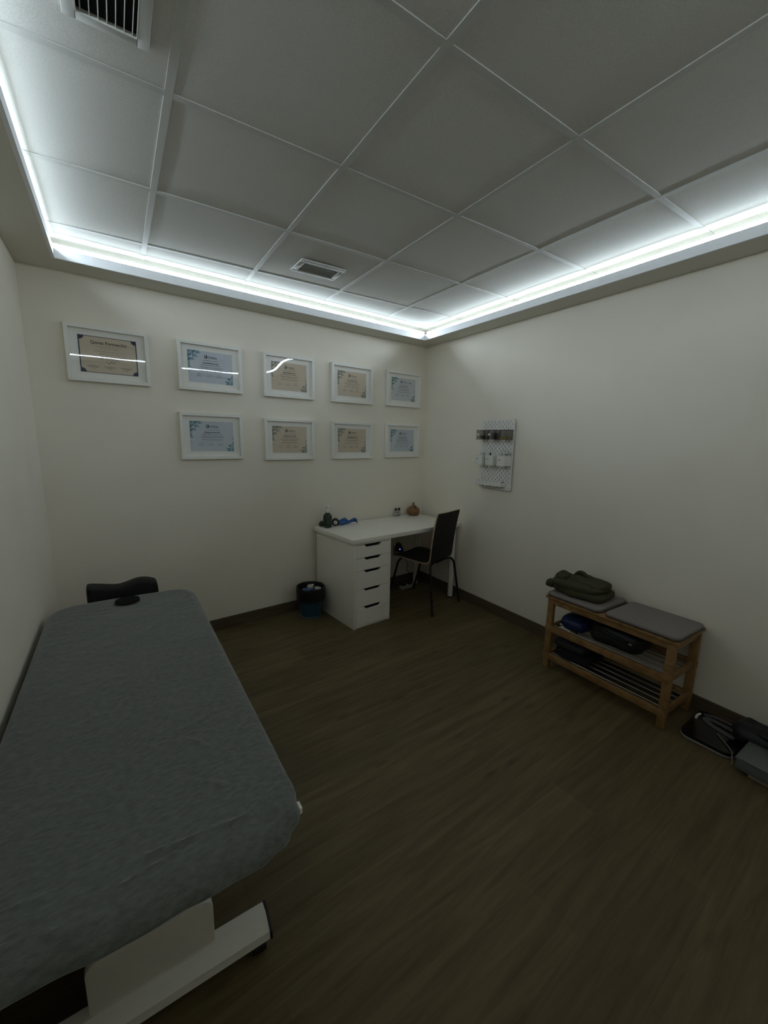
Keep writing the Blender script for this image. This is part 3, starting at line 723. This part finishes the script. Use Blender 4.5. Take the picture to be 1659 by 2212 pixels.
for k in range(4):
    b_ = B(); pillow(b_, (0, 0, 0), (.018, .014, .009), .6, .6, 16, 8, .003, 60, k + 4)
    tag(place(obj('small_packet', b_, mat('yellow_foil_%d' % (k % 2), ((.34, .27, .03), (.20, .15, .03))[k % 2], .5)), tuple(wall_r(S0 - .275 - .017 * k, 1.513 + .008 * (k % 2), .075 - .011 * (k % 2))), PEG_RZ), 'yellow packet lying in the smoky bin on the pegboard', 'packet', 'yellow packets in the smoky bin')
for k, u in enumerate((.054, .173, .296)):
    b_ = peg_thing('storage_bin', WL[k], 'storage bin', u, 1.294, 'white bins on the pegboard')
    bm = B(); open_box(bm, .080, .078, .080, .0025); obj('bin_shell', bm, M_PEG, b_, 0)
    bm = B()
    for q in range(4): box(bm, -.026 + .0055 * q, -.1032, .046, -.022 + .0055 * q, -.1022, .051)
    obj('printed_word', bm, M_INK, b_, 0)
rs = random.Random(5)
for k in range(9):
    w_ = .012; bm = B(); box(bm, -w_ / 2, -.0006, 0, w_ / 2, .0006, .122, .0004, 1); 
    box(bm, -w_ / 2 + .002, -.0009, .084, w_ / 2 - .002,   .0009, .094, mi=1)
    o = tag(obj('sachet', bm, [mat('white_sachet', (.62, .61, .59), .5), M_INK2], None, 0), 'white needle sachet with black print standing in the white pegboard bin', 'sachet', 'white sachets in the pegboard bin')
    o.location = wall_r(S0 - .268 - .0068 * k, 1.2975, .040 + .045 * rs.random()); o.rotation_euler = (rs.uniform(-.12, .12), rs.uniform(-.06, .22), PEG_RZ)
bm = B(); box(bm, -.012, -.006, 0, .012, .006, .055, .002); box(bm, -.012, -.006, .05, -.004, .006, .098, .002)
tag(place(obj('clip', bm, M_BLACK), wall_r(S0 - .148, 1.297, .055), PEG_RZ), 'small black clip standing in the middle white pegboard bin', 'clip')
bm = B(); box(bm, -.018, -.010, 0, .018, .010, .094, .003)
tag(place(obj('sachet_box', bm, mat('pale_grey_card', (.42, .42, .42), .7)), wall_r(S0 - .06, 1.2975, .06), PEG_RZ), 'pale grey carton standing in the white pegboard bin nearest the corner', 'carton')
sh = peg_thing('pegboard_ledge', 'white curved ledge at the bottom of the pegboard', 'ledge', .145, 1.124)
bm = B(); out = [(-.142, -.0225), (-.142, -.060)] + [(-.142 + .284 * k / 14, -.072 - .016 * math.sin(PI * k / 14)) for k in range(15)] + [(.142, -.060), (.142, -.0225)]
prism(bm, out, 0, .003)
for a, b in zip(out[:-1], out[1:]):
    d = (Vector(b) - Vector(a)).normalized(); n_ = Vector((d.y, -d.x)) * .0018
    prism(bm, [a, b, (b[0] - n_.x, b[1] - n_.y), (a[0] - n_.x, a[1] - n_.y)], .003, .036)
obj('tray', bm, M_PEG, sh, 30)
bm = B(); tube(bm, catmull([(-.03, 0, .004), (-.01, .004, .012), (.008, -.002, .02), (.02, .004, .034)], 4), .0035, 8); box(bm, .012, -.004, .028, .030, .006, .036, .002)
tag(place(obj('tweezers', bm, M_BLACK), wall_r(S0 - .262, 1.1275, .05), PEG_RZ), 'small black clamp lying at the end of the pegboard ledge', 'clamp')

# ------------------------------------------------------------------ massage table
mt = thing('massage_table', 'low white-framed massage table along the wall under a grey sheet', 'massage table', (-.24, .10, 0))
bm = B(); prism(bm, rrect(-.322, -.895, .322, .885, .12, 8), .538, .585, 'z', .02, 3); obj('mattress', bm, M_VINYL, mt)
bm = B(); prof_ = [(-.181, .520), (-.181, .640), (-.172, .658), (-.14, .655), (-.046, .636), (.0, .641), (.05, .655), (.091, .657), (.135, .645), (.160, .620), (.164, .52)]
# padded head piece with its contoured upper edge
pts = catmull([(p[0], p[1], 0) for p in prof_], 5)
prism(bm, [(p.x, p.y) for p in pts], .945, 1.04, 'y', .018, 3); hr = obj('headrest', bm, M_VINYL, mt)
bm = B(); box(bm, -.05, .86, .49, -.02, 1.0, .51, .003); box(bm, .02, .86, .49, .05, 1.0, .51, .003); obj('headrest_bracket', bm, M_BLACKSTEEL, mt)
bm = B()
for x in (-.27, .24): box(bm, x, -.82, .455, x + .03, .82, .508, .003)
for y in (-.78, -.30, .30, .78): box(bm, -.24, y, .46, .24, y + .03, .505, .003)
obj('frame', bm, M_BLACKSTEEL, mt)
for sg, yb_ in ((-1, -.70), (1, .70)):
    bm = B(); fl = lambda y: yb_ + (y * -sg if sg > 0 else y)
    sec = [(-.026, .042), (.045, .042), (.045, .092), (.014, .092), (-.022, .064)]
    prism(bm, [(fl(a), b) for a, b in sec], -.285, .283, 'x', .004, 2); be = obj('base_beam', bm, M_WHITE_METAL, mt, 25)
    for x in (-.288, .283):
        bm = B(); prism(bm, [(fl(.01 + (a - .01) * 1.05), .068 + (b - .068) * 1.06) for a, b in sec], x, x + .006, 'x'); obj('end_cap', bm, M_BLACK, be)
        bm = B(); tube(bm, [(x * .89 - .018, fl(-.004), .0225), (x * .89 + .018, fl(-.004), .0225)], .0222, 24); box(bm, x * .89 - .014, fl(-.012) if sg < 0 else fl(.012), .030, x * .89 + .014, fl(.012) if sg < 0 else fl(-.012), .046); obj('caster', bm, M_BLACK, be)
    # broad shroud standing on the beam, flowing into it
    pan = []
    W0, W1, zt2, r_ = -.146, .142, .236, .032
    pan = [(W0, .088), (W1, .088)] + [(W1 - r_ + r_ * math.cos(t), zt2 - r_ + r_ * math.sin(t)) for t in [k * PI / 16 for k in range(9)]] + [(W0 + r_ - r_ * math.sin(t), zt2 - r_ + r_ * math.cos(t)) for t in [k * PI / 16 for k in range(9)]]
    bm = B(); prism(bm, pan, fl(.020), fl(.044), 'y', .004, 2); obj('shroud_panel', bm, M_WHITE_METAL, mt)
    bm = B(); box(bm, -.10, min(fl(.05), fl(.16)), .05, .10, max(fl(.05), fl(.16)), .46, .006); obj('lifting_column', bm, M_BLACKSTEEL, mt)
bm = B(); box(bm, -.13, -.62, .045, -.09, .62, .085, .004); box(bm, .09, -.62, .045, .13, .62, .085, .004); box(bm, -.08, -.40, .10, .08, .40, .30, .01); obj('lift_mechanism', bm, M_BLACKSTEEL, mt)
# fitted sheet
SX0, SX1, SY0, SY1, SZ = -.583, .104, -.822, 1.008, .600
cx, cy = (SX0 + SX1) / 2, (SY0 + SY1) / 2; ax, ay = (SX1 - SX0) / 2, (SY1 - SY0) / 2
def outline(d, R, n_arc=24, nx=64, ny=170):
    a, b = ax - d, ay - d; R = max(min(R - d, min(a, b)), .004)
    pts = []
    def seg(p, q, n): 
        for i in range(n): pts.append((p[0] + (q[0] - p[0]) * i / n, p[1] + (q[1] - p[1]) * i / n))
    def arc(cx_, cy_, a0):
        for i in range(n_arc): t = a0 + PI / 2 * i / n_arc; pts.append((cx_ + R * math.cos(t), cy_ + R * math.sin(t)))
    seg((a, -b + R), (a, b - R), ny); arc(a - R, b - R, 0); seg((a - R, b), (-a + R, b), nx); arc(-a + R, b - R, PI / 2)
    seg((-a, b - R), (-a, -b + R), ny); arc(-a + R, -b + R, PI); seg((-a + R, -b), (a - R, -b), nx); arc(a - R, -b + R, 1.5 * PI)
    return pts
def seg_dist(x, y, a, b):
    vx, vy = b[0] - a[0], b[1] - a[1]; t = max(0, min(1, ((x - a[0]) * vx + (y - a[1]) * vy) / (vx * vx + vy * vy)))
    return math.hypot(x - a[0] - vx * t, y - a[1] - vy * t)
CREASES = [([(-.028, -.732), (-.158, -.724), (-.247, -.713)], .006), ([(-.183, -.739), (-.276, -.753), (-.315, -.759)], .006), ([(-.305, -.80), (-.421, -.767), (-.53, -.75)], .006),
           ([(-.013, -.297), (-.078, -.324), (-.135, -.333)], .0035), ([(-.061, -.467), (-.097, -.406), (-.122, -.385)], .0035), ([(-.056, -.611), (-.096, -.582), (-.14, -.586)], .0035),
           ([(-.07, -.765), (-.146, -.805)], .005), ([(.017, -.153), (-.024, -.251)], .003), ([(.066, -.683), (-.007, -.747)], .005), ([(.098, -.705), (.081, -.62)], .004),
           ([(.04, -.40), (.0, -.47), (-.02, -.50)], .003), ([(.075, .86), (.03, .80)], .004), ([(.09, .82), (.055, .74)], .004), ([(-.40, -.70), (-.53, -.69)], .005)]
bm = B(); RC = .135
levels = [(.034, -.078), (.024, -.075), (.012, -.069), (.004, -.060), (.000, -.048), (.001, -.036), (.005, -.024), (.012, -.014), (.022, -.0065), (.034, -.002)]
d = .046
while d < ax - .02: levels.append((d, 0.0)); d += .0075
levels.append((ax - .012, 0.0))
rings = []
for li, (d, z) in enumerate(levels):
    ring = []
    for (x, y) in outline(d, RC):
        px, py, pz = cx + x, cy + y, SZ + z
        edge = max(0.0, 1 - d / .12)
        q = Vector((px, py, z * 1.5))
        # soft lie of the cloth
        pz += .0035 * noise.noise(q * 5) * min(1, d / .05) + .0012 * noise.noise(Vector((px * 14, py * 40, 3))) * min(1, d / .03)
        # creases pulled across the cloth, mostly near the foot end
        near = max(0.0, min(1.0, (-.45 - py) / .35))
        if py < -.60: pz -= .020 * max(0.0, 1 - max(0.0, py + .822) / .10) ** 1.6 * min(1, max(0.0, z + .078) / .05)
        for cr, hgt in CREASES:
            dm = min(seg_dist(px, py, cr[k], cr[k + 1]) for k in range(len(cr) - 1))
            if dm < .03: pz += 1.7 * hgt * (math.exp(-(dm / .0065) ** 2) - .35 * math.exp(-(dm / .016) ** 2))
        # drape folds in the skirt
        if d < .04 and z < -.01:
            nx_, ny_ = x / ax, y / ay
            corner = max(0, min(1, (abs(nx_) - .55) / .4)) * max(0, min(1, (abs(ny_) - .80) / .18))
            dl = (.0012 + .009 * near) * noise.noise(Vector((px * 13, py * 13, z * 6))) + .006 * corner * near * math.sin(math.atan2(y, x) * 90 + z * 60)
            out_ = Vector((x / ax ** 2, y / ay ** 2)).normalized() if (x or y) else Vector((0, 0))
            if abs(x) > ax - RC and abs(y) > ay - RC: out_ = Vector((x - math.copysign(ax - RC, x), y - math.copysign(ay - RC, y))).normalized()
            elif abs(x) / ax > abs(y) / ay: out_ = Vector((math.copysign(1, x), 0))
            else: out_ = Vector((0, math.copysign(1, y)))
            if px > -.5 or out_.x > -.5: px += out_.x * dl; py += out_.y * dl
            pz += (.002 + .006 * near) * noise.noise(Vector((px * 6, py * 6, 4))) * (1 if li < 3 else .3)
        ring.append(bm.verts.new((px, py, pz)))
    rings.append(ring)
n = len(rings[0])
for i in range(len(rings) - 1):
    for k in range(n):
        bm.faces.new([rings[i][k], rings[i][(k + 1) % n], rings[i + 1][(k + 1) % n], rings[i + 1][k]])
bm.faces.new(rings[-1])
sheet = tag(obj('fitted_sheet', bm, M_SHEET, None, 70), 'grey fitted cloth sheet stretched over the massage table', 'sheet')
bm = B(); box(bm, -.004, -.012, -.009, .004, .012, .009, .002); o = obj('care_tag', bm, M_FRAME, sheet); o.location = (.0975, -.735, .552)
bm = B(); pillow(bm, (0, 0, 0), (.057, .056, .005), .5, .75, 40, 14); obj('breathing_hole_patch', bm, M_SHADE, mt).location = (.005, .783, .609)  # black pad laid on the sheet in place of the dark open hole

# ------------------------------------------------------------------ bench and what lies on it
X0, X1, Y0, Y1 = 2.080, 2.405, -.806, -.066
bench = thing('shoe_bench', 'honey-coloured wooden shoe bench with metal rod shelves along the wall', 'bench', (X0, Y0, 0))
W_, L_ = X1 - X0, Y1 - Y0
lw = .040
for x in (0, W_ - lw + .01):
    for y in (0, L_ - lw):
        bm = B(); box(bm, x, y, 0, x + (.030 if x == 0 else .030), y + lw, .482, .003); obj('leg', bm, M_BENCH, bench)
bm = B(); prism(bm, rrect(-.012, -.014, W_ + .006, L_ + .016, .012, 4), .482, .500, 'z', .005, 2); obj('seat_board', bm, M_BENCH, bench)
for x in (.004, W_ - .024):
    bm = B(); box(bm, x, lw, .446, x + .018, L_ - lw, .482, .002); obj('apron_rail', bm, M_BENCH, bench)
for y in (.006, L_ - .026):
    bm = B(); box(bm, .030, y, .440, W_ - .03, y + .018, .482, .002); obj('apron_rail', bm, M_BENCH, bench)
for zz, nr in ((.258, 5), (.064, 5)):
    for x in (-.004, W_ - .016):
        bm = B(); box(bm, x, -.002, zz, x + .018, L_ + .002, zz + .042, .003); obj('shelf_rail', bm, M_BENCH, bench)
    for y in (.010, L_ - .028):
        bm = B(); box(bm, .014, y, zz + .002, W_ - .016, y + .018, zz + .040, .003); obj('shelf_rail', bm, M_BENCH, bench)
    for k in range(nr):
        x = .052 + (W_ - .10) * k / (nr - 1); bm = B(); tube(bm, [(x, .02, zz + .026), (x, L_ - .02, zz + .026)], .0042, 10); obj('shelf_rod', bm, M_STEEL, bench)
def cushion(y0, y1, label):
    c = thing('seat_cushion', label, 'cushion', (X0 + .155, (y0 + y1) / 2, .500), 0, 'felt cushions on the shoe bench')
    bm = B(); hx, hy = .166, (y1 - y0) / 2
    prism(bm, rrect(-hx, -hy, hx, hy, .035, 8), .0012, .024, 'z', .008, 3); obj('pad', bm, M_CUSHION, c)
    bm = B(); rr = rrect(-hx - .001, -hy - .001, hx + .001, hy + .001, .036, 8); tube(bm, [(a, b, .0085) for a, b in rr], .0028, 6, closed=True); obj('piping', bm, mat('dark_taupe_piping', (.075, .065, .060), .9), c)
    for s in (-1, 1):
        bm = B(); box(bm, -hx - .004, s * (hy - .03) - .012, -.0, -hx + .008, s * (hy - .03) + .012, .010, .002); obj('corner_strap', bm, mat('brown_strap', (.10, .055, .030), .8), c)
cushion(-.408, -.055, 'grey-brown felt bench cushion under the folded olive jacket')
cushion(-.818, -.436, 'bare grey-brown felt bench cushion at the end away from the desk')
# folded olive jacket
jk = thing('folded_jacket', 'olive green jacket folded on the shoe bench cushion', 'jacket', (2.232, -.190, .5255), .05)
bm = B()
pillow(bm, (.0, -.020, .026), (.118, .165, .026), .55, .45, 64, 22, .010, 9, 1)
pillow(bm, (-.012, .0, .062), (.110, .160, .030), .6, .5, 64, 22, .014, 10, 4, .08)
pillow(bm, (.02, -.050, .074), (.09, .115, .034), .6, .55, 56, 20, .012, 12, 7, -.12)
for v in bm.verts: v.co.z = max(v.co.z, .0)
obj('body', bm, M_OLIVE, jk, 70)
bm = B(); pillow(bm, (-.075, -.045, .024), (.045, .105, .022), .6, .5, 40, 16, .008, 14, 11, .06)
for v in bm.verts: v.co.z = max(v.co.z, .0)
obj('sleeve', bm, M_OLIVE, jk, 70)
bm = B(); pillow(bm, (-.055, .170, .028), (.036, .030, .026), .7, .6, 28, 14, .008, 18, 15)
for v in bm.verts: v.co.z = max(v.co.z, .0)
obj('cuff', bm, M_OLIVE, jk, 70)
bm = B(); tube(bm, catmull([(.03, .065, .088), (.035, .045, .118), (.030, .015, .128), (.022, -.015, .118), (.02, -.040, .098)], 6), [.012] * 25, 10); obj('collar', bm, M_OLIVE, jk, 70)
bm = B(); pillow(bm, (-.02, .105, .082), (.06, .045, .030), .7, .6, 36, 16, .010, 16, 21); obj('hood_fold', bm, M_OLIVE, jk, 70)
# shelf contents
SH1, SH2 = .258 + .0303, .064 + .0303
M_NAVY = mat('blue_nylon', (.012, .022, .085), .45, var=.4, vscale=18, bump=.6, bscale=30)
M_BAG = mat('black_nylon', (.006, .006, .007), .55, bump=.5, bscale=60)
M_CHAR = mat('charcoal_fabric', (.022, .023, .025), .8, var=.4, vscale=60, bump=.5, bscale=90)
def floor0(bm):
    for v in bm.verts: v.co.z = max(v.co.z, .0)
bm = B(); pillow(bm, (.0, .0, .042), (.112, .088, .046), .6, .5, 48, 18, .010, 12, 3); floor0(bm)
tag(place(obj('nylon_pouch', bm, M_NAVY, None, 40), (2.242, -.206, SH1)), 'dark blue nylon pouch on the middle bench shelf under the jacket', 'pouch')
hb = thing('black_bag', 'soft black bag on the middle bench shelf beside the blue pouch', 'bag', (2.245, -.462, SH1))
bm = B(); pillow(bm, (0, 0, .066), (.125, .145, .068), .6, .5, 56, 22, .016, 10, 6); floor0(bm); obj('bag_body', bm, M_BAG, hb, 60)
bm = B(); tube(bm, catmull([(-.10, .09, .08), (-.126, .05, .10), (-.125, -.03, .09), (-.10, -.08, .07)], 6), .008, 8); obj('strap', bm, M_BAG, hb)
bm = B(); box(bm, -.118, -.118, .070, -.110, -.100, .082, .002); obj('buckle', bm, M_STEEL, hb)
bm = B(); pillow(bm, (0, 0, .030), (.115, .125, .032), .5, .5, 48, 18, .012, 10, 9); floor0(bm)
tag(place(obj('folded_garment', bm, mat('black_cotton', (.007, .007, .008), .9, bump=.4), None, 60), (2.235, -.225, SH2)), 'black folded garment at the bottom of the pile on the lowest shelf', 'garment')
bm = B(); pillow(bm, (0, 0, .022), (.085, .110, .022), .45, .45, 48, 18, .005, 12, 12)
for k in range(3): tube(bm, [(-.086 + .003 * k, -.07 + .05 * k, .03), (-.086 + .003 * k, -.03 + .05 * k, .03)], .003, 6)
floor0(bm)
tag(place(obj('folded_garment', bm, M_CHAR, None, 60), (2.205, -.205, SH2 + .067)), 'charcoal folded garment on top of the pile on the lowest shelf', 'garment')

# ------------------------------------------------------------------ corner by the wall: scale, modelled reflections, bag, box
sc = thing('bathroom_scale', 'black glossy rounded scale lying on the floor beside the bench', 'scale', (2.262, -.968, 0), .03)
M_GLOSS = mat('black_glass_top', (.006, .006, .006), .12, spec=.6)
M_TRIM = mat('grey_rubber_edge', (.24, .23, .215), .5)
bm = B(); prism(bm, rrect(-.148, -.112, .148, .112, .045, 8), .012, .030, 'z', .003, 2); obj('platform', bm, M_GLOSS, sc)
bm = B(); prism(bm, rrect(-.150, -.114, .150, .114, .047, 8), .002, .0125, 'z', .002, 1); obj('base_plate', bm, M_TRIM, sc)
M_REFLECTION = mat('grey_reflection_band', (.105, .108, .105), .9, var=.2, vscale=160)  # grey bands model the wall's reflection in the glossy top
def ribbon(pts, w_, m, name, label, cat, group=None, th=.0025):
    path = catmull(pts, 6); b_ = B(); rows = []
    for i, p in enumerate(path):
        d = path[min(i + 1, len(path) - 1)] - path[max(i - 1, 0)]; s = Vector((-d.y, d.x, 0)).normalized() * w_ / 2
        rows.append([b_.verts.new(p + s), b_.verts.new(p - s), b_.verts.new(p - s + Vector((0, 0, th))), b_.verts.new(p + s + Vector((0, 0, th)))])
    for a, b in zip(rows[:-1], rows[1:]):
        for k in range(4): b_.faces.new([a[k], a[(k + 1) % 4], b[(k + 1) % 4], b[k]])
    b_.faces.new(rows[0]); b_.faces.new(rows[-1])
    return tag(obj(name, b_, m), label, cat, group)
ribbon([(2.268, -1.045, .0312), (2.280, -.99, .0312), (2.296, -.935, .0312), (2.322, -.905, .0312), (2.343, -.922, .0312), (2.340, -.985, .0312), (2.328, -1.045, .0312)], .030, M_REFLECTION, 'reflection_band', 'grey looped band standing in for a reflection on the black scale', 'strap')
ribbon([(2.362, -.885, .0312), (2.384, -.92, .0312), (2.388, -.98, .0312), (2.380, -1.04, .0312)], .022, M_REFLECTION, 'reflection_band', 'grey band standing in for a reflection on the scale, closest to the wall', 'strap')
bm = B(); tube(bm, catmull([(2.345, -.872, .036), (2.318, -.868, .036), (2.290, -.872, .034)], 4), .006, 8)
tag(obj('white_tube', bm, M_FRAME), 'small white tube at the end of the black scale nearest the bench', 'tube')
bg = thing('shoulder_bag', 'black shoulder bag slumped over the grey box by the wall', 'bag', (2.290, -1.235, 0))
bm = B(); pillow(bm, (.035, .085, .075), (.090, .125, .045), .6, .55, 60, 22, .014, 11, 2); pillow(bm, (.035, -.09, .122), (.088, .13, .044), .7, .6, 56, 22, .014, 11, 8)
for v in bm.verts: v.co.z = max(v.co.z, .0802 if v.co.y < .15 and v.co.x < .0 else .033)
obj('bag_body', bm, M_BAG, bg, 60)
bm = B(); tube(bm, catmull([(-.02, .12, .118), (-.05, .05, .128), (-.045, -.03, .150), (-.03, -.10, .172)], 6), .009, 8); st_ = obj('strap', bm, M_BAG, bg)
bm = B(); tube(bm, [(-.055, .055, .132), (-.038, .058, .140), (-.034, .020, .146), (-.053, .016, .138)], .0022, 6, closed=True); obj('buckle', bm, M_STEEL, st_)
bm = B(); box(bm, -.034, -.070, .160, -.014, -.048, .170, .002); tube(bm, [(-.024, -.058, .168), (-.012, -.085, .176)], .004, 6); obj('zip_pull', bm, M_STEEL, bg)
bx = thing('silver_box', 'light grey flat box on the floor beside the black scale', 'box', (2.135, -1.255, 0))
M_BOX = mat('silver_grey_plastic', (.13, .135, .13), .5, var=.08, vscale=120)
bm = B(); box(bm, -.080, -.18, .020, .115, .145, .070, .004); obj('box_body', bm, M_BOX, bx)
bm = B(); box(bm, -.084, -.184, .070, .119, .149, .079, .003); obj('lid', bm, M_BOX, bx)
bm = B(); box(bm, -.05, -.19, .0005, .11, .10, .0195, .002); tag(place(obj('book', bm, mat('cream_pages', (.30, .27, .21), .8)), (2.118, -1.255, 0)), 'thin cream-edged book lying under the light grey box', 'book')
bm = B(); tube(bm, catmull([(2.235, -.985, .0345), (2.195, -1.025, .036), (2.155, -1.062, .036), (2.120, -1.080, .030), (2.098, -1.090, .004), (2.088, -1.088, .003)], 6), .0022, 8)
tag(obj('charging_cable', bm, M_TRIM), 'thin grey cable running across the scale to the light grey box', 'cable')
